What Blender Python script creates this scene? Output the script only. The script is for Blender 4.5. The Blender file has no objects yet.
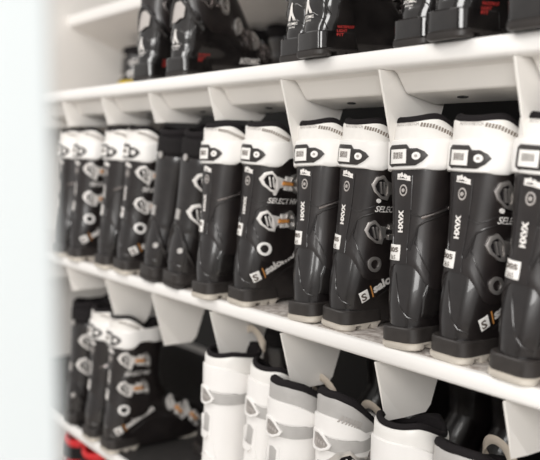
import bpy, bmesh, math, random
import numpy as np
from mathutils import Vector, Matrix
random.seed(4)
PI = math.pi
sc = bpy.context.scene
COL = sc.collection

# ------------------------------------------------------------------ camera
F = 820.0
PH = math.atan(87 / F)
TH = math.atan(613 * math.cos(PH) / F)
cd = bpy.data.cameras.new('camera')
cam = bpy.data.objects.new('camera', cd)
COL.objects.link(cam)
sc.camera = cam
cd.sensor_fit = 'HORIZONTAL'
cd.sensor_width = 36
cd.lens = F / 540 * 36
cd.clip_start = 0.02
fw = Vector((-math.cos(TH) * math.cos(PH), math.sin(TH) * math.cos(PH), -math.sin(PH)))
rt = Vector((math.sin(TH), math.cos(TH), 0))
up = rt.cross(fw)
cam.matrix_world = Matrix((
    (rt.x, up.x, -fw.x, 0), (rt.y, up.y, -fw.y, -0.91), (rt.z, up.z, -fw.z, 0.324), (0, 0, 0, 1)))
cd.dof.use_dof = True
cd.dof.focus_distance = 1.36
cd.dof.aperture_fstop = 2.8

# ------------------------------------------------------------------ world, lights, exposure
w = bpy.data.worlds.new('world'); sc.world = w
w.use_nodes = True
bg = w.node_tree.nodes['Background']
bg.inputs[0].default_value = (1.0, 0.975, 0.95, 1)
bg.inputs[1].default_value = 0.45

def area(name, loc, target, size, size_y, power, color):
    l = bpy.data.lights.new(name, 'AREA')
    l.shape = 'RECTANGLE'; l.size = size; l.size_y = size_y; l.energy = power; l.color = color
    o = bpy.data.objects.new(name, l); COL.objects.link(o)
    o.location = loc
    o.rotation_euler = (Vector(target) - Vector(loc)).to_track_quat('-Z', 'Y').to_euler()
    return o
area('aisle_fill', (0.9, -2.6, 1.3), (-1.4, 0, 0.1), 2.2, 1.6, 95, (1.0, 0.985, 0.965))  # added fill light from behind the camera, no visible source
area('overhead_fill', (-1.9, -1.5, 2.3), (-1.6, 0, 0.0), 2.4, 0.6, 26, (1.0, 0.96, 0.92))  # added fill from above the aisle, not a known lamp
sc.view_settings.view_transform = 'Standard'
sc.view_settings.look = 'None'
sc.view_settings.gamma = 1
sc.view_settings.use_curve_mapping = False
sc.view_settings.exposure = 0.32

# ------------------------------------------------------------------ materials
MATS = {}
def mat(name, col, rough=0.5, metal=0.0, noise=0.0, nscale=30, bump=0.0, coat=0.0, col2=None, spec=0.5):
    m = bpy.data.materials.new(name); m.use_nodes = True
    nt = m.node_tree; b = nt.nodes['Principled BSDF']
    b.inputs['Base Color'].default_value = (*col, 1)
    b.inputs['Roughness'].default_value = rough
    b.inputs['Metallic'].default_value = metal
    b.inputs['Coat Weight'].default_value = coat
    b.inputs['Specular IOR Level'].default_value = spec
    tc = nt.nodes.new('ShaderNodeTexCoord')
    n = nt.nodes.new('ShaderNodeTexNoise'); n.inputs['Scale'].default_value = nscale
    n.inputs['Detail'].default_value = 5
    nt.links.new(tc.outputs['Object'], n.inputs['Vector'])
    r = nt.nodes.new('ShaderNodeValToRGB')
    r.color_ramp.elements[0].position = .35; r.color_ramp.elements[1].position = .7
    c2 = col2 or tuple(c * (1 - noise) for c in col)
    r.color_ramp.elements[0].color = (*c2, 1); r.color_ramp.elements[1].color = (*col, 1)
    nt.links.new(n.outputs['Fac'], r.inputs['Fac'])
    nt.links.new(r.outputs['Color'], b.inputs['Base Color'])
    if bump:
        bp = nt.nodes.new('ShaderNodeBump'); bp.inputs['Strength'].default_value = bump
        bp.inputs['Distance'].default_value = .002
        nt.links.new(n.outputs['Fac'], bp.inputs['Height'])
        nt.links.new(bp.outputs['Normal'], b.inputs['Normal'])
    MATS[name] = m
    return m
WHITE = mat('white_laminate', (.88, .86, .835), .38, noise=.03, nscale=6)
PANEL = mat('warm_white_panel', (.82, .79, .75), .5, noise=.04, nscale=5)
DECK = mat('scuffed_shelf_top', (.74, .70, .66), .6, col2=(.33, .28, .25), nscale=70)
DECK_SHADE = mat('shaded_shelf_top', (.030, .027, .026), .7, noise=.3, nscale=60)  # shelf top darkened in its colour to stand in for the boots' shade
BROWN = mat('brown_grey_print', (.22, .185, .155), .6)
SLOT = mat('dark_slot', (.02, .02, .02), .6)
BLK = mat('black_shell_plastic', (.017, .0135, .013), .30, col2=(.010, .008, .008), nscale=40, bump=.08, coat=.5)
BLKC = mat('black_cuff_plastic', (.020, .0155, .0145), .38, col2=(.013, .010, .010), nscale=40, bump=.04, coat=.2)
BLKG = mat('glossy_smoked_plastic', (.022, .019, .018), .16, col2=(.008, .007, .007), nscale=25, coat=.8)
HEEL = mat('black_heel_rubber', (.035, .030, .028), .45, noise=.3, nscale=60, bump=.2)
SOLE = mat('cream_sole_rubber', (.62, .57, .50), .6, noise=.15, nscale=50)
FOAM = mat('black_liner_foam', (.013, .011, .012), .9, spec=.2)
COLL = mat('white_cuff_plastic', (.89, .87, .845), .38, noise=.04, nscale=30)
COLL2 = mat('white_liner_fabric', (.83, .805, .77), .6, noise=.05, nscale=60)
GREY = mat('grey_print', (.42, .39, .37), .6)
DGREY = mat('dark_brown_print', (.10, .075, .06), .6)
LGREY = mat('silver_grey_fabric', (.47, .455, .44), .6, noise=.08, nscale=50)
MARK = mat('white_print', (.80, .77, .74), .5)
DIMMARK = mat('faded_white_print', (.38, .36, .34), .5)
STICK = mat('white_sticker_paper', (.85, .83, .80), .6)
METALD = mat('brushed_buckle_metal', (.50, .47, .45), .28, metal=.75)
METAL = mat('bright_buckle_metal', (.72, .69, .66), .3, metal=.85)
WMET = mat('white_buckle_enamel', (.78, .75, .72), .3, metal=.2)
CHROME = mat('smoked_chrome', (.30, .27, .26), .22, metal=.9)
ORANGE = mat('orange_tab', (.62, .27, .07), .5)
RED = mat('red_print', (.50, .035, .03), .5)
REDSH = mat('red_shell_plastic', (.62, .02, .025), .35)
YEL = mat('yellow_plastic', (.70, .50, .02), .5)
WSH = mat('white_shell_plastic', (.90, .88, .86), .30, noise=.03, nscale=20, coat=.2)
WSH2 = mat('pearl_white_plastic', (.84, .82, .79), .35, noise=.03, nscale=20)
PURP = mat('purple_print', (.12, .05, .16), .5)
BEIGE = mat('beige_webbing', (.60, .52, .43), .8)
NAVY = mat('black_strap_webbing', (.014, .0125, .013), .9, spec=.2)
POST = mat('cool_white_paint', (.64, .68, .69), .7)
BACK = mat('backdrop_black', (.012, .011, .011), .8)
FLOORM = mat('pale_bounce_floor', (.62, .58, .53), .5, noise=.15, nscale=8)  # unseen floor, pale colour chosen to bounce light up under the shelves

# ------------------------------------------------------------------ object helpers
def obj(name, bm, m, parent=None, smooth=True, angle=40):
    me = bpy.data.meshes.new(name)
    bmesh.ops.remove_doubles(bm, verts=bm.verts, dist=1e-6)
    bmesh.ops.recalc_face_normals(bm, faces=bm.faces)
    bm.to_mesh(me); bm.free()
    me.materials.append(m)
    if smooth:
        me.polygons.foreach_set('use_smooth', [True] * len(me.polygons))
        me.set_sharp_from_angle(angle=math.radians(angle))
    o = bpy.data.objects.new(name, me); COL.objects.link(o)
    if parent: o.parent = parent
    return o

def box(bm, x0, x1, y0, y1, z0, z1, bev=0.0):
    r = bmesh.ops.create_cube(bm, size=1)
    for v in r['verts']:
        v.co = Vector(((x0 + x1) / 2 + v.co.x * (x1 - x0), (y0 + y1) / 2 + v.co.y * (y1 - y0), (z0 + z1) / 2 + v.co.z * (z1 - z0)))
    if bev:
        es = {e for v in r['verts'] for e in v.link_edges}
        bmesh.ops.bevel(bm, geom=list(es), offset=bev, segments=3, affect='EDGES', profile=.5)

def thing(name, label, cat, loc=(0, 0, 0), group=None):
    o = bpy.data.objects.new(name, None); COL.objects.link(o)
    o.location = loc; o.empty_display_size = .05
    o['label'] = label; o['category'] = cat
    if group: o['group'] = group
    return o

def extr(bm, prof, x0, x1):
    """polygon prof in (y, z) extruded along x"""
    a = [bm.verts.new((x0, y, z)) for y, z in prof]; b = [bm.verts.new((x1, y, z)) for y, z in prof]
    bm.faces.new(a); bm.faces.new(b[::-1])
    n = len(prof)
    for i in range(n): bm.faces.new((a[i], b[i], b[(i + 1) % n], a[(i + 1) % n]))

# ------------------------------------------------------------------ the setting
def struct(name, bm, m):
    o = obj(name, bm, m, smooth=False); o['kind'] = 'structure'; return o
ZT, ZB, ZF = .468, -.49, -.895
bm = bmesh.new(); box(bm, -4.8, 0.9, 1.25, 1.32, ZF - .3, 1.9); struct('dark_backdrop', bm, BACK)  # added near-black sheet: stands in for the dim depth and blocks light
bm = bmesh.new(); box(bm, -5.0, 2.5, -4.2, 1.4, ZF - .36, ZF - .30); struct('floor', bm, FLOORM)
# door jamb right beside the camera, far out of focus
bm = bmesh.new(); box(bm, -.70, -.400, -.810, -.748, ZF - .3, 1.6, .004); struct('wall_front', bm, POST)

# ------------------------------------------------------------------ the rack
X0, X1 = -2.955, .30
def shelf(z, y0, y1, label, th=.030, x0=X0, x1=X1, deck=None):
    t = thing('shelf', label, 'shelf')
    bm = bmesh.new()
    prof = [(y0, z - .003), (y0 + .003, z), (y0 + .012, z), (y0 + .012, z - .001), (y1 - .014, z - .001), (y1 - .014, z + .020), (y1, z + .020), (y1, z - th),
            (y0 + .012, z - th), (y0 + .003, z - th + .003), (y0, z - th + .008)]
    extr(bm, prof, x0, x1)
    obj('board', bm, WHITE, t, smooth=True, angle=50)
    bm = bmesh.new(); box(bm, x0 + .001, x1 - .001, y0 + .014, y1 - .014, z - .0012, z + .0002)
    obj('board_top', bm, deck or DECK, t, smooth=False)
    return t
BR = [.069, -.184, -.437, -.690, -.9435, -1.196, -1.441, -1.697, -1.947, -2.20, -2.45, -2.70]
def bay_parts(z, rack, lens, duct=True):
    for i, bx in enumerate(BR):
        # hanging bracket: a thin tapered plate with its lower front corner cut away
        t, L = .009, lens[i]
        k = L / .130; ym = .002 + .033 * k
        yb = .165 - .045 * k
        pts = [(bx, .002, z), (bx, ym, z - L), (bx, yb - .012, z - L), (bx, yb, z - L + .012), (bx, .165, z)]
        pr = [(bx + .004, .002, z), (bx + .005, .002 + .033 * k * .4, z - L * .4), (bx + t, ym + .040 * k, z - L + .002), (bx + t, yb - .012, z - L + .001), (bx + t, yb, z - L + .012), (bx + t, .165, z)]
        bm = bmesh.new()
        vs = [bm.verts.new(p) for p in pts + pr]
        bmesh.ops.convex_hull(bm, input=vs)
        obj('bracket', bm, PANEL, rack, smooth=True, angle=8)
        nx = BR[i - 1] if i else X1
        if not duct: continue
        a, b = bx + t + .0015, nx - .0015
        bm = bmesh.new()
        extr(bm, [(.026, z), (.034, z - .005), (.054, z - .033), (.057, z - .0355), (.119, z - .0505), (.125, z - .0505), (.16, z - .04), (.16, z)], a, b)
        d = obj('air_duct', bm, PANEL, rack, smooth=False)
        for fx in (.36, .985):
            sx = a + (b - a) * fx
            if fx > .9: sx = b - .040
            bm = bmesh.new()
            bmesh.ops.create_cone(bm, cap_ends=True, segments=14, radius1=.0035, radius2=.0035, depth=.002)
            for v in bm.verts:
                v.co = Vector((v.co.x * 3.0, v.co.y * 1.4, v.co.z))
                v.co = Matrix.Rotation(-.24, 3, 'X') @ v.co + Vector((sx, .088, z - .0435))
            obj('slot', bm, SLOT, d)
sh_u = shelf(ZT, 0, .75, 'upper white shelf carrying the glossy black boots', .030)
bay_parts(ZT - .030, sh_u, [.13, .13, .13, .13, .13, .13, .068, .068, .068, .068, .068, .068])
sh_m = shelf(0, 0, .75, 'middle white shelf carrying the long row of black and white boots', .0295)
bay_parts(-.0295, sh_m, [.088, .088, .088, .088, .105, .115, .105, .13, .13, .068, .068, .068], duct=False)
shelf(ZB, 0, .75, 'lower white shelf carrying the white boots, seen at the bottom left', .032, deck=DECK_SHADE)
shelf(ZF, 0, .75, 'bottom white shelf under the red boots', .03)
# shallower top shelf with its slanted underside
s4 = shelf(.795, .35, .95, 'topmost white shelf at the upper left corner', .042)
bm = bmesh.new(); extr(bm, [(.365, .752), (.56, .677), (.572, .683), (.572, .752)], X0, X1)
obj('slanted_panel', bm, PANEL, s4, smooth=False)
for nm, a in (('pale side panel closing the far left end of the shelves', X0 - .03), ('pale side panel closing the near right end of the shelves', X1)):
    bm = bmesh.new(); box(bm, a, a + .03, 0.0, .75, ZF - .3, 1.2, .002); e = obj('side_panel', bm, PANEL, None); e['label'] = nm; e['category'] = 'panel'

# ------------------------------------------------------------------ boot surface
def hermite(tab):
    T = np.array(tab, float); z = T[:, 0]
    d = np.diff(T[:, 1:], axis=0) / np.diff(z)[:, None]
    m = np.vstack([d[:1], (d[1:] + d[:-1]) / 2, d[-1:]])
    for i in range(1, len(z) - 1):
        for j in range(T.shape[1] - 1):
            if d[i - 1, j] * d[i, j] <= 0: m[i, j] = 0
    def f(q):
        q = min(max(q, z[0]), z[-1]); i = min(int(np.searchsorted(z, q, 'right')) - 1, len(z) - 2)
        h = z[i + 1] - z[i]; t = (q - z[i]) / h
        a, b = T[i, 1:], T[i + 1, 1:]
        return (2*t**3-3*t*t+1)*a + (t**3-2*t*t+t)*h*m[i] + (-2*t**3+3*t*t)*b + (t**3-t*t)*h*m[i+1]
    return f
def sst(x): x = min(max(x, 0), 1); return x * x * (3 - 2 * x)
TAB = [  # z, rear y, front y, half width heel, half width forefoot
    (.006, .008, .292, .031, .044), (.020, .003, .300, .0345, .049), (.045, .002, .301, .0375, .051), (.065, .003, .296, .0405, .0505),
    (.085, .006, .268, .0425, .048), (.105, .010, .226, .0430, .046), (.125, .0145, .190, .0425, .045), (.150, .0190, .168, .0425, .045),
    (.200, .0245, .160, .0445, .045), (.240, .0275, .164, .0485, .0485), (.280, .0305, .169, .0525, .0525), (.320, .034, .173, .0530, .053),
    (.365, .037, .176, .0530, .053)]
TABW = [(a, b + (.002 if a < .3 else 0), c - .02, d * .98, e * .95) for a, b, c, d, e in TAB]
TABG = [(a, b + (.004 if .05 < a < .08 else 0), c, d * (1.0 if a < .05 else 1.04), e) for a, b, c, d, e in TAB]
class Surf:
    def __init__(s, tab): s.f = hermite(tab); s.cache = {}
    def raw(s, ph, z):
        yr, yf, wh, wf = s.f(z); L = yf - yr
        y = yr + L * (1 - math.cos(ph)) / 2
        W = wh + (wf - wh) * sst((y - .07) / .11)
        Rh = .048; Rt = min(.075, L * .45); e = 2.15
        a = 1 - min((y - yr) / Rh, 1); b = 1 - min((yf - y) / Rt, 1)
        cap = max(0, 1 - max(a, 0) ** e) ** (1 / e) * max(0, 1 - max(b, 0) ** e) ** (1 / e)
        return Vector(((1 if math.sin(ph) >= 0 else -1) * W * cap, y, z))
    def n(s, ph, z):
        h = .02
        a = s.raw(ph + h, z) - s.raw(ph - h, z); b = s.raw(ph, min(z + .004, .364)) - s.raw(ph, max(z - .004, .007))
        n = a.cross(b)
        return n.normalized() if n.length > 1e-9 else Vector((0, -1, 0))
    def p(s, ph, z, off=0): return s.raw(ph, z) + s.n(ph, z) * off
    def phi_y(s, y, z):
        yr, yf, _, _ = s.f(z); c = 1 - 2 * min(max((y - yr) / (yf - yr), 0), 1); return math.acos(c)
    def phi_s(s, d, z):
        k = round(z, 3)
        if k not in s.cache:
            ph = np.linspace(0, PI, 200); P = [s.raw(a, k) for a in ph]
            L = np.concatenate([[0], np.cumsum([(P[i + 1] - P[i]).length for i in range(199)])]); s.cache[k] = (L, ph)
        L, ph = s.cache[k]
        v = float(np.interp(abs(d), L, ph)); return v if d >= 0 else -v
S_STD, S_W, S_G = Surf(TAB), Surf(TABW), Surf(TABG)
NP = 64
def band(bm, S, zlo, zhi, off, th, nz=10, cap=True, bev=.0015):
    """closed shell following the boot surface; zlo/zhi are functions of the outline angle"""
    rings = []
    prof = [(0, off - th), (0, off - bev)] + [(bev2, off) for bev2 in np.linspace(.04, .96, nz)] + [(1, off - bev), (1, off - th)]
    if nz > 3: prof += [(.5, off - th)]
    for t, o in prof:
        r = []
        for i in range(NP):
            ph = 2 * PI * i / NP
            a, b = zlo(ph), zhi(ph); z = a + (b - a) * t
            r.append(bm.verts.new(S.p(ph, z, o)))
        rings.append(r)
    n = len(rings)
    for k in range(n):
        A, B = rings[k], rings[(k + 1) % n]
        for i in range(NP):
            j = (i + 1) % NP
            try: bm.faces.new((A[i], A[j], B[j], B[i]))
            except ValueError: pass
def solid(bm, S, zs, off=0):
    rings = []
    for z in zs:
        rings.append([bm.verts.new(S.p(2 * PI * i / NP, z, off)) for i in range(NP)])
    for A, B in zip(rings, rings[1:]):
        for i in range(NP):
            j = (i + 1) % NP
            bm.faces.new((A[i], A[j], B[j], B[i]))
    bm.faces.new(rings[0]); bm.faces.new(rings[-1][::-1])
def mapper(S, mode):
    if mode == 's': return lambda u, z, o: S.p(S.phi_s(u, z), z, o)
    return lambda u, z, o: S.p(S.phi_y(u, z), z, o)
def densify(pts, step=.004):
    out = []
    for i, p in enumerate(pts):
        q = pts[(i + 1) % len(pts)]; d = math.dist(p, q); n = max(1, int(d / step))
        out += [(p[0] + (q[0] - p[0]) * k / n, p[1] + (q[1] - p[1]) * k / n) for k in range(n)]
    return out
def plate(bm, M, pts, o0, o1, hole=None):
    """thick plate with outline pts (u,z) pressed onto the surface, optional hole outline"""
    pts = densify(pts)
    if hole is None:
        c = (sum(p[0] for p in pts) / len(pts), sum(p[1] for p in pts) / len(pts))
        levels = []
        for k in (1.0, .97, .6, .25):
            levels.append([(c[0] + (p[0] - c[0]) * k, c[1] + (p[1] - c[1]) * k) for p in pts])
        r = [[bm.verts.new(M(*p, o0)) for p in levels[0]], [bm.verts.new(M(*p, o1 - .0003)) for p in levels[0]]] + [[bm.verts.new(M(*p, o1)) for p in L] for L in levels[1:]]
        cv = bm.verts.new(M(*c, o1))
        n = len(pts)
        for A, B in zip(r, r[1:]):
            for i in range(n): bm.faces.new((A[i], A[(i + 1) % n], B[(i + 1) % n], B[i]))
        for i in range(n): bm.faces.new((r[-1][i], r[-1][(i + 1) % n], cv))
    else:
        n = len(pts); h = resample(hole, pts)
        mid = [((a[0] + b[0]) / 2, (a[1] + b[1]) / 2) for a, b in zip(pts, h)]
        r = [[bm.verts.new(M(*p, o0)) for p in pts], [bm.verts.new(M(*p, o1 - .0006)) for p in pts], [bm.verts.new(M(*p, o1)) for p in mid],
             [bm.verts.new(M(*p, o1 - .0006)) for p in h], [bm.verts.new(M(*p, o0)) for p in h]]
        for k in range(5):
            A, B = r[k], r[(k + 1) % 5]
            for i in range(n): bm.faces.new((A[i], A[(i + 1) % n], B[(i + 1) % n], B[i]))
def resample(hole, outer):
    c = (sum(p[0] for p in hole) / len(hole), sum(p[1] for p in hole) / len(hole))
    res = []
    for p in outer:
        dx, dy = p[0] - c[0], p[1] - c[1]; best = 0
        for i in range(len(hole)):
            a, b = hole[i], hole[(i + 1) % len(hole)]
            ex, ey = b[0] - a[0], b[1] - a[1]; den = dx * ey - dy * ex
            if abs(den) < 1e-12: continue
            t = ((a[0] - c[0]) * ey - (a[1] - c[1]) * ex) / den
            s = ((a[0] - c[0]) * dy - (a[1] - c[1]) * dx) / den
            if t > 0 and -1e-6 <= s <= 1 + 1e-6: best = max(best, t)
        res.append((c[0] + dx * best, c[1] + dy * best))
    return res
def circ(u, z, r, n=20, sq=1.0): return [(u + r * math.cos(2 * PI * i / n), z + r * sq * math.sin(2 * PI * i / n)) for i in range(n)]
def rect(u0, u1, z0, z1): return [(u0, z0), (u1, z0), (u1, z1), (u0, z1)]
def rot2(pts, c, a):
    ca, sa = math.cos(a), math.sin(a)
    return [(c[0] + (p[0]) * ca - (p[1]) * sa, c[1] + (p[0]) * sa + (p[1]) * ca) for p in pts]
def ridge(bm, M, pts, r, off=0, n=8):
    """thin raised line on the surface"""
    P = []
    for a, b in zip(pts, pts[1:]):
        k = max(1, int(math.dist(a, b) / .005))
        P += [(a[0] + (b[0] - a[0]) * i / k, a[1] + (b[1] - a[1]) * i / k) for i in range(k)]
    P.append(pts[-1]); Q = [M(*p, off) for p in P]; tube(bm, Q, r, n)
def tube(bm, Q, r, n=8, closed=False, flat=1.0):
    rings = []
    N = len(Q)
    for i, q in enumerate(Q):
        a = Q[(i - 1) % N] if closed or i else Q[0]; b = Q[(i + 1) % N] if closed or i < N - 1 else Q[-1]
        t = (Vector(b) - Vector(a)).normalized()
        s = t.cross(Vector((0, 0, 1)));
        if s.length < .05: s = t.cross(Vector((1, 0, 0)))
        s.normalize(); u2 = s.cross(t)
        rr = r if not callable(r) else r(i / (N - 1))
        rings.append([bm.verts.new(Vector(q) + s * rr * flat * math.cos(2 * PI * k / n) + u2 * rr * math.sin(2 * PI * k / n)) for k in range(n)])
    m = N if closed else N - 1
    for i in range(m):
        A, B = rings[i], rings[(i + 1) % N]
        for k in range(n): bm.faces.new((A[k], A[(k + 1) % n], B[(k + 1) % n], B[k]))
    if not closed: bm.faces.new(rings[0][::-1]); bm.faces.new(rings[-1])
TC = {}
def text2d(s, weight=0.0, shear=0.0):
    k = (s, weight, shear)
    if k not in TC:
        cu = bpy.data.curves.new('lettering', 'FONT'); cu.body = s; cu.size = 1; cu.offset = weight; cu.shear = shear; cu.resolution_u = 3
        o = bpy.data.objects.new('lettering', cu); COL.objects.link(o)
        bpy.context.view_layer.update()
        me = bpy.data.meshes.new_from_object(o)
        V = [(v.co.x, v.co.y) for v in me.vertices]; Fc = [tuple(p.vertices) for p in me.polygons]
        x0 = min(v[0] for v in V); x1 = max(v[0] for v in V); y0 = min(v[1] for v in V); y1 = max(v[1] for v in V)
        V = [((v[0] - x0) / (x1 - x0), (v[1] - y0) / (y1 - y0)) for v in V]
        bpy.data.objects.remove(o); bpy.data.curves.remove(cu); bpy.data.meshes.remove(me)
        TC[k] = (V, Fc)
    return TC[k]
def text(bm, M, s, c, wid, hei, ang=0.0, off=.0006, weight=0.0, shear=0.0):
    """lettering laid on the surface, c = lower left corner in (u,z)"""
    V, Fc = text2d(s, weight, shear)
    b2 = bmesh.new()
    vs = [b2.verts.new((v[0] * wid, v[1] * hei, 0)) for v in V]
    for f in Fc:
        try: b2.faces.new([vs[i] for i in f])
        except ValueError: pass
    ca, sa = math.cos(ang), math.sin(ang)
    mp = {}
    for v in b2.verts:
        u = c[0] + v.co.x * ca - v.co.y * sa; z = c[1] + v.co.x * sa + v.co.y * ca
        mp[v] = bm.verts.new(M(u, z, off))
    for f in b2.faces: bm.faces.new([mp[v] for v in f.verts])
    b2.free()
def block(bm, sect):
    """loft of rounded heel/toe block outlines: list of (x half width, y0, y1, z, corner radius)"""
    rings = []
    for hw, y0, y1, z, r in sect:
        ring = []
        for cx, cy, a0 in ((hw - r, y1 - r, 0), (-hw + r, y1 - r, PI / 2), (-hw + r, y0 + r, PI), (hw - r, y0 + r, 1.5 * PI)):
            for k in range(6):
                a = a0 + PI / 2 * k / 5; ring.append(bm.verts.new((cx + r * math.cos(a), cy + r * math.sin(a), z)))
        rings.append(ring)
    n = len(rings[0])
    for A, B in zip(rings, rings[1:]):
        for i in range(n): bm.faces.new((A[i], A[(i + 1) % n], B[(i + 1) % n], B[i]))
    bm.faces.new(rings[0][::-1]); bm.faces.new(rings[-1])

# ------------------------------------------------------------------ boot parts shared by all kinds
def rimz(ph, S, drop, top=.358, lin=False):
    y = S.raw(ph, .33).y - .037
    return top - .005 * max(0, 1 - y / .02) - drop * (min(max(y / .11, 0), 1) if drop > .05 else sst((y - .005) / .095)) + .02 * sst((y - .095) / .04)
def lower(root, S, shellm, heelm, solem, hz=.034):
    bm = bmesh.new(); zs = list(np.linspace(.007, .03, 5)) + list(np.linspace(.036, .19, 34)); solid(bm, S, zs)
    sh = obj('shell', bm, shellm, root, angle=60)
    bm = bmesh.new()
    block(bm, [(.036, -.001, .092, .0105, .020), (.0375, -.002, .093, .0125, .020), (.0375, -.002, .092, hz - .002, .021), (.0355, .000, .090, hz, .020)])
    obj('heel_block', bm, heelm, root, angle=35)
    bm = bmesh.new()
    block(bm, [(.040, .200, .308, .0105, .030), (.0415, .199, .310, .0125, .031), (.0415, .199, .309, .024, .031), (.039, .201, .306, .026, .03)])
    obj('toe_block', bm, heelm, root, angle=35)
    bm = bmesh.new()
    block(bm, [(.0355, 0, .034, 0, .018), (.0375, -.002, .034, .003, .0165), (.0375, -.002, .034, .0095, .0165)])
    for y in (.040, .062):
        block(bm, [(.0355, y, y + .014, 0, .003), (.0372, y - .002, y + .016, .006, .003), (.0372, y - .006, y + .02, .0095, .003)])
    block(bm, [(.036, .0, .092, .0075, .018), (.0375, -.002, .093, .0112, .020)])
    obj('heel_sole', bm, solem, root, angle=35)
    bm = bmesh.new()
    block(bm, [(.040, .202, .306, 0, .030), (.0415, .199, .309, .003, .03), (.0415, .199, .309, .0105, .03)])
    obj('toe_sole', bm, solem, root, angle=35)
    return sh
def liner(root, S, drop, m=FOAM, rad=.0075, ztop=.362, off=-.005, tongue=True, loop=False):
    bm = bmesh.new()
    Q = [S.p(2 * PI * i / NP, rimz(2 * PI * i / NP, S, drop, ztop), off) for i in range(NP)]
    tube(bm, Q, rad, 8, closed=True)
    rings = []
    for t, k in ((0, 1), (.02, .86), (.09, .78)):
        rings.append([bm.verts.new(Vector(((q.x) * k, .108 + (q.y - .108) * k - t * .1, q.z - t))) for q in Q])
    for A, B in zip(rings, rings[1:]):
        for i in range(NP): bm.faces.new((A[i], A[(i + 1) % NP], B[(i + 1) % NP], B[i]))
    bm.faces.new(rings[-1])
    li = obj('liner', bm, m, root, angle=60)
    if tongue:
        zf = rimz(PI, S, drop, ztop)
        bm = bmesh.new(); rr = []
        for t in np.linspace(0, 1, 9):
            z = zf - .09 + t * (.095); hw = .036 * (1 - .25 * t ** 3) * (1 if t < .99 else .6); th = .014 * (1 if t < .9 else .5); yc = .150 - .02 * (1 - t) + .006 * t
            rr.append([bm.verts.new((hw * math.cos(a), yc + th * math.sin(a) - .012 * math.cos(a) ** 2, z)) for a in np.linspace(0, 2 * PI, 17)[:-1]])
        for A, B in zip(rr, rr[1:]):
            for i in range(16): bm.faces.new((A[i], A[(i + 1) % 16], B[(i + 1) % 16], B[i]))
        bm.faces.new(rr[0]); bm.faces.new(rr[-1][::-1])
        obj('tongue', bm, m, root, angle=60)
        if loop:
            bm = bmesh.new()
            Q = [Vector((.030 * math.cos(a), .150 - .010 * math.sin(a), zf + .002 + .034 * math.sin(a))) for a in np.linspace(-.3, PI + .3, 24)]
            tube(bm, Q, .0075, 8, flat=.35); obj('pull_loop', bm, BEIGE, root)
    return li
HEX = [(-.017, .004), (-.012, .018), (-.001, .023), (.012, .008), (.016, -.012), (.013, -.022), (.002, -.020), (-.012, -.008)]
def buckle(root, M, c, s=1.0, frame=METAL, tab=None, wire=METAL, ang=0.0, length=.05):
    bm = bmesh.new()
    P = rot2([(a * s, b * s) for a, b in HEX], c, ang); Hh = rot2([(a * s * .68, b * s * .74) for a, b in HEX], c, ang)
    plate(bm, M, P, .002, .010, hole=Hh)
    for dx in (-.003, .003):
        plate(bm, M, rot2([(dx * s - .0022, .010 * s), (dx * s - .0004, .011 * s), (dx * s + .0042, -.011 * s), (dx * s + .0020, -.011 * s)], c, ang), .002, .009)
    b = obj('buckle', bm, frame, root, angle=50)
    bm = bmesh.new(); plate(bm, M, Hh, .002, .0045); obj('buckle_recess', bm, FOAM, b)
    bm = bmesh.new()
    for dz in (-.011, .011):
        ridge(bm, M, rot2([(.006 * s, dz * s * .8), (.030 * s, dz * s * .6), (length * .75, dz * s * .55)], c, ang), .0022, .006)
    plate(bm, M, rot2([(.008 * s, -.013 * s), (.022 * s, -.010 * s), (.022 * s, .010 * s), (.008 * s, .013 * s)], c, ang), .003, .008)
    for k in range(3):
        u = .030 + k * .0115
        for dz in (-.0085, .0085):
            plate(bm, M, rot2([(u - .004, dz - .0045), (u + .004, dz - .0045), (u + .004, dz + .0045), (u - .004, dz + .0045)], c, ang), .002, .009)
    obj('ladder', bm, wire, b, angle=50)
    if tab:
        bm = bmesh.new(); plate(bm, M, rot2([(.019, -.003), (.044, -.003), (.044, .003), (.019, .003)], c, ang), .003, .0115); obj('orange_tab', bm, tab, b)['label'] = 'orange buckle tab'
    bm = bmesh.new()
    P = rot2([(a * s * .85 + length, b * s * .95) for a, b in HEX], c, ang); Hh = rot2([(a * s * .5 + length, b * s * .62) for a, b in HEX], c, ang)
    plate(bm, M, P, .002, .011, hole=Hh)
    plate(bm, M, rot2([(length - .002, .012 * s), (length + .002, .012 * s), (length + .003, -.012 * s), (length, -.012 * s)], c, ang), .002, .008)
    obj('lever', bm, CHROME if frame is METAL else METAL, b, angle=50)
    return b

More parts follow.
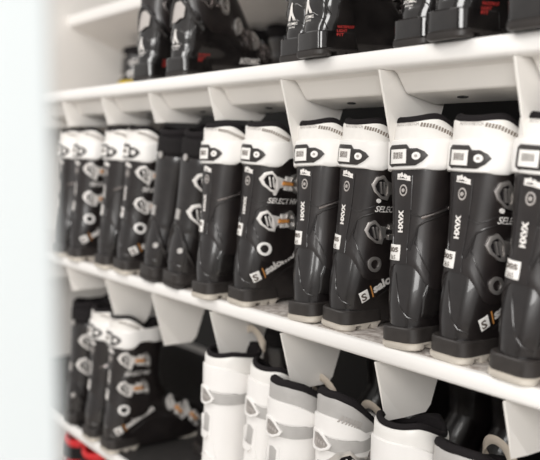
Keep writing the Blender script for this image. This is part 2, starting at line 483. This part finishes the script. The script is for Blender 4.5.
# ------------------------------------------------------------------ the black rental boot with the white cuff top
def select_boot(name, buckles, orange, ringm, dy=0.0, logo=True):
    S = S_STD; root = thing(name, '', 'ski boot'); Ms, My = mapper(S, 's'), mapper(S, 'y')
    sh = lower(root, S, BLK, HEEL, SOLE)
    def cz(ph):
        y = S.raw(ph, .11).y
        return .128 - .042 * sst((y - .012) / .028) + .05 * sst((y - .07) / .09)
    def wave(ph):   # lower edge of the white strap
        s = 1 if math.sin(ph) >= 0 else -1
        y = S.raw(ph, .29).y
        return .271 - .002 * sst((y - .04) / .01) + .016 * sst((y - .062) / .022) - .006 * sst((y - .10) / .03)
    bm = bmesh.new(); band(bm, S, cz, lambda ph: .30, .0032, .006, nz=22); cuff = obj('cuff', bm, BLKC, root, angle=50)
    bm = bmesh.new(); band(bm, S, lambda ph: .29, lambda ph: rimz(ph, S, .048, .347) + .0005, .0042, .008, nz=8)
    col = obj('white_cuff_top', bm, COLL2, root, angle=50)
    bm = bmesh.new(); band(bm, S, wave, lambda ph: .3165, .0085, .006, nz=7, bev=.0022)
    st = obj('power_strap', bm, COLL, root, angle=50)
    liner(root, S, .048, ztop=.350)
    # strap plate, barcode, rivet
    O = .0087
    out = [(-.026, .279), (-.026, .3035), (-.021, .3085), (.008, .3085), (.013, .302), (.024, .302), (.034, .297), (.039, .291), (.032, .283), (.022, .2765), (-.016, .2765), (-.019, .2755)]
    bm = bmesh.new(); plate(bm, Ms, out, O, O + .0022); pl = obj('strap_plate', bm, HEEL, st, angle=50)
    bm = bmesh.new(); plate(bm, Ms, rect(-.020, .009, .280, .3015), O + .002, O + .0034); obj('barcode_sticker', bm, STICK, st)
    bm = bmesh.new()
    u = -.014
    for k, wd in enumerate((.0006, .0012, .0005, .0009, .0014, .0005, .001, .0006, .0013, .0006)):
        plate(bm, Ms, rect(u, u + wd, .287, .297), O + .0033, O + .0037); u += wd + .001
    obj('barcode', bm, DGREY, st)
    bm = bmesh.new(); plate(bm, Ms, circ(.0235, .2905, .0058), O + .002, O + .004); obj('rivet', bm, COLL, st)
    bm = bmesh.new(); plate(bm, Ms, circ(.0235, .2905, .0022, 12), O + .0035, O + .0045); obj('rivet_centre', bm, GREY, st)
    # print on the collar
    bm = bmesh.new(); text(bm, Ms, 'AUTO STRETCH', (-.016, .3375), .040, .0052, -.02, off=.0052, weight=.02)
    obj('cuff_lettering', bm, GREY, col)
    bm = bmesh.new()
    for k in range(13):
        uu = .026 + k * .0042; zz = .338 - .0008 * k - .0011 * max(0, k - 4)
        plate(bm, Ms, [(uu, zz - .003), (uu + .0028, zz - .0033), (uu + .0042, zz + .0024), (uu + .0014, zz + .0027)], .004, .0050)
    obj('cuff_stripe', bm, BROWN, col)
    # cuff prints, panel lines
    C = .0034
    bm = bmesh.new()
    for k, (a, b) in enumerate(((-.010, .2625), (-.004, .2635), (.003, .2615), (.009, .259))):
        plate(bm, Ms, rot2(rect(-.003, .0028, -.0035, .003), (a, b), .5 * k), C, C + .0004)
    ridge(bm, Ms, [(-.013, .2575), (.0, .2568), (.013, .2545)], .0011, C)
    obj('cuff_emblem', bm, MARK, cuff)
    bm = bmesh.new(); plate(bm, Ms, circ(0, .240, .0075, 24, 1.2), C, C + .001, hole=circ(0, .240, .0055, 16, 1.2)); plate(bm, Ms, circ(0, .240, .003, 12), C, C + .001)
    obj('flex_dial', bm, GREY, cuff)
    bm = bmesh.new(); text(bm, Ms, 'HXVX', (.0020, .176), .034, .0100, PI / 2, off=C + .0006, weight=.06)
    obj('spine_lettering', bm, MARK, cuff)
    bm = bmesh.new()
    ridge(bm, Ms, [(.016, .262), (.014, .205), (.028, .200), (.062, .214), (.10, .222)], .0011, C)
    ridge(bm, Ms, [(-.022, .262), (-.022, .17), (-.02, .14)], .001, C)
    ridge(bm, Ms, [(.014, .205), (.010, .155), (.012, .13)], .001, C)
    ridge(bm, Ms, [(.014, .150), (.026, .186), (.036, .193), (.066, .202), (.10, .210)], .0018, C - .0004)
    ridge(bm, Ms, [(.026, .186), (.022, .160), (.032, .140), (.048, .112)], .0012, C)
    obj('panel_lines', bm, BLK, cuff)
    bm = bmesh.new(); plate(bm, Ms, rect(-.030, -.001, .133, .157), C, C + .0012); sk = obj('size_sticker', bm, STICK, cuff)
    bm = bmesh.new(); text(bm, Ms, '305', (-.027, .1455), .023, .0075, off=C + .0019, weight=.03); text(bm, Ms, '265', (-.023, .1345), .014, .0065, off=C + .0019)
    obj('size_number', bm, DGREY, cuff)
    bm = bmesh.new(); plate(bm, Ms, circ(.058 if buckles else .075, .219 if buckles else .212, .0036, 16), C, C + .003); obj('rivet', bm, MARK if buckles else CHROME, cuff)
    # shell details
    bm = bmesh.new()
    ridge(bm, Ms, [(-.010, .115), (.0, .085), (.006, .065), (.018, .050), (.034, .044)], .0014, 0)
    ridge(bm, My, [(.06, .048), (.10, .072), (.15, .082), (.20, .062)], .002, 0)
    obj('shell_rib', bm, BLK, sh)
    if buckles:
        fr = WMET if orange else METALD; wr = WMET if orange else METAL; tb = ORANGE if orange else None
        buckle(root, My, ((.050 if orange else .056) + dy * .3, .241), .90, fr, tb, wr, -.10)
        buckle(root, My, (.046 + dy * .5, .166), .90, fr, tb, wr, -.02)
        buckle(root, My, (.172, .108), .72, fr, tb, wr, -.75, .036)
        buckle(root, My, (.218, .083), .72, fr, tb, wr, -.80, .036)
        bm = bmesh.new(); text(bm, My, 'SELECT HV', (.045 + dy * .5, .2005), .068, .0105, -.07, off=C + .0012, weight=.02, shear=.25)
        obj('model_lettering', bm, MARK, cuff)
        bm = bmesh.new(); plate(bm, My, circ(.040 + dy, .1125, .0128, 32), .003, .0068, hole=circ(.040 + dy, .1125, .0078, 24)); obj('pivot_ring', bm, ringm, cuff)
        if logo:
            a = .46
            bm = bmesh.new(); plate(bm, My, rot2(rect(-.0085, .0085, -.0095, .0095), (.026 + dy, .0585), a), .0003, .0012); obj('logo_badge', bm, STICK, sh)
            bm = bmesh.new(); text(bm, My, 'S', (.0235 + dy, .049), .0095, .0135, a, off=.0016, weight=.03); obj('logo_letter', bm, DGREY, sh)
            bm = bmesh.new(); plate(bm, My, rot2(rect(-.001, .0012, -.011, .011), (.0405 + dy, .0655), a), .0003, .0012); obj('logo_bar', bm, ORANGE, sh)
            bm = bmesh.new(); text(bm, My, 'salomon', (.0465 + dy, .061), .088, .0165, a - .03, off=.0008, weight=.045); obj('logo_lettering', bm, MARK, sh)
    else:
        bm = bmesh.new()
        plate(bm, My, [(.022, .050), (.040, .046), (.062, .060), (.066, .085), (.050, .104), (.034, .102), (.024, .080)], .0002, .0022)
        obj('ankle_insert', bm, BLKG, sh)
        bm = bmesh.new(); ridge(bm, Ms, [(.030, .198), (.060, .207), (.10, .218)], .0022, C)
        obj('side_ridge', bm, CHROME, cuff)
        buckle(root, My, (.196, .092), .6, CHROME, None, METAL, -.8, .03)
    return root

# ------------------------------------------------------------------ plain black boot with a dark strap
def dark_boot(name, accent=None, shellm=BLK, cuff_buckles=True):
    S = S_STD; root = thing(name, '', 'ski boot'); Ms, My = mapper(S, 's'), mapper(S, 'y')
    sh = lower(root, S, shellm, HEEL, HEEL)
    bm = bmesh.new(); band(bm, S, lambda ph: .125 - .03 * sst((S.raw(ph, .11).y - .02) / .05), lambda ph: .285, .003, .006, nz=20); cuff = obj('cuff', bm, shellm, root, angle=50)
    bm = bmesh.new(); band(bm, S, lambda ph: .275, lambda ph: .340, -.001, .006, nz=6); obj('liner_sleeve', bm, REDSH if shellm is REDSH else FOAM, root, angle=50)
    bm = bmesh.new(); band(bm, S, lambda ph: .290, lambda ph: .325, .0035, .005, nz=6); st = obj('power_strap', bm, NAVY, root, angle=50)
    bm = bmesh.new(); plate(bm, Ms, circ(.006, .286, .006, 18, 1.3), .0035, .008); obj('strap_clip', bm, METAL, st)
    liner(root, S, .012, ztop=.340, m=REDSH if shellm is REDSH else FOAM)
    bm = bmesh.new()
    ridge(bm, Ms, [(-.035, .07), (-.028, .105), (-.012, .135), (.0, .142), (.014, .135), (.03, .105), (.05, .07), (.062, .05)], .005, .001)
    ridge(bm, Ms, [(-.03, .05), (0, .055), (.03, .05)], .002, 0)
    obj('heel_strap', bm, shellm, sh)
    bm = bmesh.new(); plate(bm, Ms, rect(-.006, .008, .150, .172), .003, .0065); obj('spine_clip', bm, METAL, cuff)
    bm = bmesh.new(); plate(bm, Ms, circ(.026, .085, .006, 14), .0, .006); obj('rivet', bm, METAL, sh)
    if cuff_buckles:
        buckle(root, My, (.052, .235), 1.0, WMET, ORANGE, METAL, -.1)
        buckle(root, My, (.046, .165), 1.1, WMET, None, METAL, -.1)
    buckle(root, My, (.190, .095), .8, METAL, None, METAL, -.8, .04)
    if accent:
        bm = bmesh.new(); plate(bm, Ms, [(-.03, .1), (.07, .112), (.075, .138), (-.03, .122)], .003, .006); obj('accent_panel', bm, accent, cuff)
    return root

# ------------------------------------------------------------------ glossy grey-black boot with a clear heel
def gloss_boot(name):
    S = S_G; root = thing(name, '', 'ski boot'); Ms, My = mapper(S, 's'), mapper(S, 'y')
    sh = lower(root, S, BLKG, BLKG, HEEL, hz=.040)
    bm = bmesh.new(); band(bm, S, lambda ph: .150 - .055 * sst((S.raw(ph, .12).y - .015) / .055), lambda ph: .33, .0035, .006, nz=24); cuff = obj('cuff', bm, BLKC, root, angle=50)
    bm = bmesh.new(); band(bm, S, lambda ph: .275, lambda ph: .315, .007, .005, nz=6); obj('power_strap', bm, NAVY, root, angle=50)
    liner(root, S, .02, ztop=.352)
    bm = bmesh.new()
    ridge(bm, Ms, [(-.050, .110), (-.030, .150), (-.012, .168), (.004, .168), (.020, .150), (.040, .118), (.062, .098)], .005, .003)
    obj('cuff_yoke', bm, BLKG, cuff)
    bm = bmesh.new(); plate(bm, Ms, [(-.017, .112), (-.002, .114), (.006, .120), (.016, .122), (.017, .145), (.004, .158), (-.012, .156), (-.018, .140)], .0036, .0042); obj('spine_window', bm, GREY, cuff)
    bm = bmesh.new()
    for y0 in (.048, .075):
        ridge(bm, Ms, [(-.045, y0), (-.02, y0 + .016), (.01, y0 + .022), (.03, y0 + .01), (.042, y0 - .01)], .0009, .0)
    ridge(bm, Ms, [(.030, .042), (.034, .075), (.044, .105)], .001, 0)
    obj('shell_rib', bm, BLKG, sh)
    # heel emblem: a split peak above two lines of lettering
    bm = bmesh.new()
    plate(bm, Ms, [(-.0042, .100), (-.0018, .100), (.0010, .083), (.0075, .070), (.001, .070), (-.003, .080), (-.007, .070), (-.0135, .070), (-.007, .083)], .0006, .0012)
    text(bm, Ms, 'ATOMIC', (-.017, .0620), .028, .0050, 0, off=.001, weight=.03)
    text(bm, Ms, 'SKIING', (-.011, .0565), .017, .0035, 0, off=.001)
    obj('heel_emblem', bm, MARK, sh)
    bm = bmesh.new()
    for k in range(3):
        text(bm, My, ('WATERPROOF', 'LIGHT', 'FIT')[k], (.036, .0445 - .0062 * k), (.034, .020, .014)[k], .0046, .05, off=.0026, weight=.02)
    obj('side_lettering', bm, RED, sh)
    bm = bmesh.new(); text(bm, My, 'ATOMIC', (.155, .034), .066, .0135, .03, off=.001, weight=.04); obj('toe_lettering', bm, MARK, sh)
    buckle(root, My, (.060, .225), 1.0, CHROME, None, CHROME, -.1)
    buckle(root, My, (.056, .165), 1.0, CHROME, None, CHROME, -.15)
    buckle(root, My, (.150, .115), .8, METAL, None, CHROME, -.7, .04)
    buckle(root, My, (.205, .088), .8, METAL, None, CHROME, -.7, .04)
    return root

# ------------------------------------------------------------------ white boot with the grey strap
def white_boot(name, drop, top_buckle=False, print_on=False, loop=True):
    S = S_W; root = thing(name, '', 'ski boot'); Ms, My = mapper(S, 's'), mapper(S, 'y')
    sh = lower(root, S, WSH, WSH2, WSH2)
    rz = lambda ph: rimz(ph, S, drop) + .0005
    bm = bmesh.new(); band(bm, S, lambda ph: .120 - .03 * sst((S.raw(ph, .11).y - .02) / .05), lambda ph: .300, .0035, .006, nz=22); cuff = obj('cuff', bm, WSH, root, angle=50)
    bm = bmesh.new(); band(bm, S, lambda ph: .285, rz, .0030, .008, nz=8); col = obj('liner_collar', bm, LGREY if drop > .05 else WSH2, root, angle=50)
    def t2(ph):
        y = S.raw(ph, .3).y; return min(rz(ph) - .003, .328 - (.004 if drop > .05 else .0) + .010 * math.sin(y * 40) - drop * .45 * min(max(y / .11, 0), 1))
    bm = bmesh.new(); band(bm, S, lambda ph: .286 - .012 * sst((S.raw(ph, .3).y - .05) / .05), t2, .0065, .006, nz=8, bev=.003); obj('tongue_flap', bm, WSH, root, angle=50)
    bm = bmesh.new(); band(bm, S, lambda ph: .262 + .014 * sst((S.raw(ph, .27).y - .08) / .04) * (1 if drop > .05 else 0), lambda ph: .284 + .016 * sst((S.raw(ph, .27).y - .07) / .05) * (1 if drop > .05 else 0), .0068, .006, nz=6, bev=.0015); st = obj('power_strap', bm, LGREY, root, angle=50)
    liner(root, S, drop, rad=.0085 if drop > .05 else .0055, loop=loop)
    O = .0068
    tri = [(-.024, .293), (-.008, .294), (.004, .288), (.020, .273), (.016, .266), (.000, .258), (-.020, .257), (-.026, .262)]
    bm = bmesh.new(); plate(bm, Ms, tri, O, O + .004, hole=[(a * .78 - .001, (b - .275) * .74 + .275) for a, b in tri]); obj('strap_plate', bm, WSH, st)
    bm = bmesh.new(); plate(bm, Ms, [(a * .8 - .001, (b - .275) * .78 + .275) for a, b in tri], O, O + .002); obj('strap_badge', bm, METALD, st)
    bm = bmesh.new()
    for k in range(4): plate(bm, Ms, circ(-.012 + k * .0062, .275 - .001 * k, .0026, 8, 1.5), O + .0015, O + .0032)
    obj('badge_mark', bm, GREY, st)
    bm = bmesh.new(); plate(bm, Ms, [(-.017, .203), (.004, .203), (.006, .235), (-.004, .240), (-.015, .238)], .0035, .0043); obj('spine_panel', bm, LGREY, cuff)
    bm = bmesh.new(); plate(bm, Ms, [(-.026, .190), (.000, .188), (.006, .196), (.004, .203), (-.018, .203), (-.02, .235), (-.028, .228)], .0035, .0085)
    ridge(bm, Ms, [(.012, .245), (.014, .20), (.022, .165), (.03, .13)], .002, .003)
    ridge(bm, Ms, [(-.02, .15), (0, .162), (.02, .150), (.028, .12)], .0025, .003)
    obj('cuff_ribs', bm, WSH, cuff)
    if top_buckle:
        bm = bmesh.new()
        for k in range(8): plate(bm, My, rot2(rect(k * .0038, k * .0038 + .0018, -.006, .006), (.042, .322), -.45), .0066, .0074)
        obj('collar_barcode', bm, GREY, col)
    if print_on:
        bm = bmesh.new(); ridge(bm, My, [(.085, .205), (.088, .15), (.084, .13), (.06, .115)], .0011, .004); obj('purple_line', bm, PURP, cuff)
    if top_buckle:
        buckle(root, My, (.052, .240), 1.25, METAL, None, METAL, -.05)
        buckle(root, My, (.060, .190), 1.0, WSH, None, METAL, -.05)
    else:
        buckle(root, My, (.205, .080), .7, WSH, None, METAL, -.8, .036)
    return root

# ------------------------------------------------------------------ placing boots
def dup(src):
    r = src.copy(); COL.objects.link(r)
    for ch in src.children:
        c = ch.copy(); COL.objects.link(c); c.parent = r
        for g in ch.children:
            d = g.copy(); COL.objects.link(d); d.parent = c
    return r
used = set()
def place(src, x, y, z, label, group, lean=0.0, yaw=0.0, sz=1.035):
    o = src if src not in used else dup(src)
    used.add(src); used.add(o)
    o.location = (x, y, z + abs(math.sin(math.radians(lean))) * .026 + .0004)
    o.rotation_euler = (0, math.radians(lean), math.radians(yaw))
    o.scale = (1, 1, sz)
    o['label'] = label; o['group'] = group; o['category'] = 'ski boot'
    return o
left = select_boot('ski_boot', False, False, CHROME)
right = select_boot('ski_boot', True, False, METALD, .014)
right_o = select_boot('ski_boot', True, True, COLL)
G = 'black ski boots with white cuff tops on the middle shelf'
place(left, -.682, -.004, 0, 'black and white ski boot cut off by the right edge, middle shelf', G, 3.0, 0)
place(right, -0.803, 0.01, 0, 'black ski boot with chrome buckles, second from the right on the middle shelf', G, 1.2, -2, 1.035)
place(left, -0.895, 0.003, 0, 'black ski boot with a smooth buckle-free side, third from the right on the middle shelf', G, -3, 2, 1.035)
place(right, -1.068, 0.018, 0, 'black ski boot in sharp focus with chrome buckles at the centre of the middle shelf', G, 2, -3, 1.035)
place(left, -1.146, 0.006, 0, 'black ski boot pressed against the left of the central sharp boot, middle shelf', G, -2.6, 3, 1.035)
place(right_o, -1.342, 0, 0, 'black ski boot showing orange buckle tabs and the full side logo, middle shelf', G, 2.6, 0)
place(left, -1.448, -.020, 0, 'black ski boot just left of the orange-tabbed one, middle shelf', G, -.5, 0)
GB = 'all-black ski boots on the middle shelf'
dk = dark_boot('ski_boot')
dkl = dark_boot('ski_boot', cuff_buckles=False)
place(dk, -1.597, -0.008, 0, 'all-black ski boot, the right one of the black-topped pair on the middle shelf', GB, 6.5, 0, 1.02)
place(dkl, -1.708, -0.008, 0, 'all-black ski boot, the left one of the black-topped pair on the middle shelf', GB, 6.5, 0, 1.035)
place(right_o, -1.846, -.010, 0, 'blurred white-topped boot standing directly left of the all-black pair', G, 3.5, 0)
place(left, -1.955, -.010, 0, 'blurred white-topped boot, second to the left of the all-black pair', G, 1, 0)
place(right_o, -2.135, -.010, 0, 'blurred white-topped boot with large pale buckles near the white door jamb', G, 0)
place(left, -2.25, -.01, 0, 'blurred white-topped boot half hidden by the white door jamb', G, 0)

at = gloss_boot('ski_boot')
GA = 'glossy black ski boots on the upper shelf'
place(at, -1.75, 0.012, ZT, 'glossy black ski boot, leftmost of the row on the upper shelf', GA, 0, 11, 1.035)
place(at, -1.588, 0.01, ZT, 'glossy black ski boot, second from the left on the upper shelf', GA, 0, 12, 1.035)
place(at, -1.172, 0.006, ZT, 'glossy black ski boot partly hidden behind its neighbour, centre of the upper shelf', GA, 0, 4, 1.035)
place(at, -1.092, -0.022, ZT, 'glossy black ski boot with red side print at the centre of the upper shelf', GA, 0, -4, 1.035)
place(at, -.885, .004, ZT, 'glossy black ski boot, third from the right on the upper shelf', GA, 0)
place(at, -.795, -.018, ZT, 'glossy black ski boot, second from the right on the upper shelf', GA, 0)
place(at, -.655, -.020, ZT, 'glossy black ski boot, rightmost on the upper shelf', GA, 0)
yb = dark_boot('ski_boot', YEL)
place(yb, -2.7, 0.42, ZT, 'small dark ski boot with a yellow stripe at the far left of the upper shelf', 'dark boots at the back of the rack', 0, 0, 0.58)

wf = white_boot('ski_boot', .012)
wd = white_boot('ski_boot', .060)
wp = white_boot('ski_boot', .045, print_on=True)
wb = white_boot('ski_boot', .090, top_buckle=True)
wn = white_boot('ski_boot', .030, loop=False)
GW = 'white ski boots on the lower shelf'
place(wf, -1.412, -0.045, ZB, 'white ski boot with level black rim, leftmost of the white row', GW, -1, 0, 1.045)
place(wp, -1.318, -.015, ZB, 'white ski boot leaning right, second from the left of the white row', GW, 4)
place(wd, -1.185, -0.045, ZB, 'white ski boot with steep black rim, third of the white row', GW, 0, 1, 1.035)
place(wb, -1.078, -.018, ZB, 'white ski boot with a metal side buckle, fourth of the white row', GW, 0)
place(wn, -0.897, -0.045, ZB, 'white ski boot with gently sloping black rim, fifth of the white row', GW, 0, 3, 1.035)
place(wd, -0.802, -0.018, ZB, 'white ski boot with thick black rim, rightmost of the white row', GW, 0, -4, 0.995)
GL = 'black ski boots on the lower shelf'
place(right_o, -1.945, -.01, ZB, 'blurred black ski boot with white top and orange buckle tabs on the lower shelf', GL, -.5, 0)
place(left, -2.06, -.01, ZB, 'blurred black ski boot left of the orange-buckled one on the lower shelf', GL, 0)
place(dk, -2.22, 0, ZB, 'dark ski boot beside the white door jamb on the lower shelf', GL, 0)
rb = dark_boot('ski_boot', None, REDSH)
GR = 'red ski boots on the bottom shelf'
place(rb, -2.10, -.035, ZF, 'red ski boot at the bottom left corner under the lower shelf', GR, 0)
place(rb, -2.23, -.035, ZF, 'red ski boot beside the door jamb under the lower shelf', GR, 0)
# boots facing the other aisle
bk = dark_boot('ski_boot'); br = dark_boot('ski_boot', RED)
for z, nm in ((0, 'middle'), (ZB, 'lower'), (ZT, 'upper')):
    x = -.55; n = 0
    while x > -2.8:
        if z == ZT and x < -2.3: break
        if z == ZB and -2.75 < x < -1.95:
            n += 1; x -= .13; continue
        red = z == ZB and n % 4 == 3
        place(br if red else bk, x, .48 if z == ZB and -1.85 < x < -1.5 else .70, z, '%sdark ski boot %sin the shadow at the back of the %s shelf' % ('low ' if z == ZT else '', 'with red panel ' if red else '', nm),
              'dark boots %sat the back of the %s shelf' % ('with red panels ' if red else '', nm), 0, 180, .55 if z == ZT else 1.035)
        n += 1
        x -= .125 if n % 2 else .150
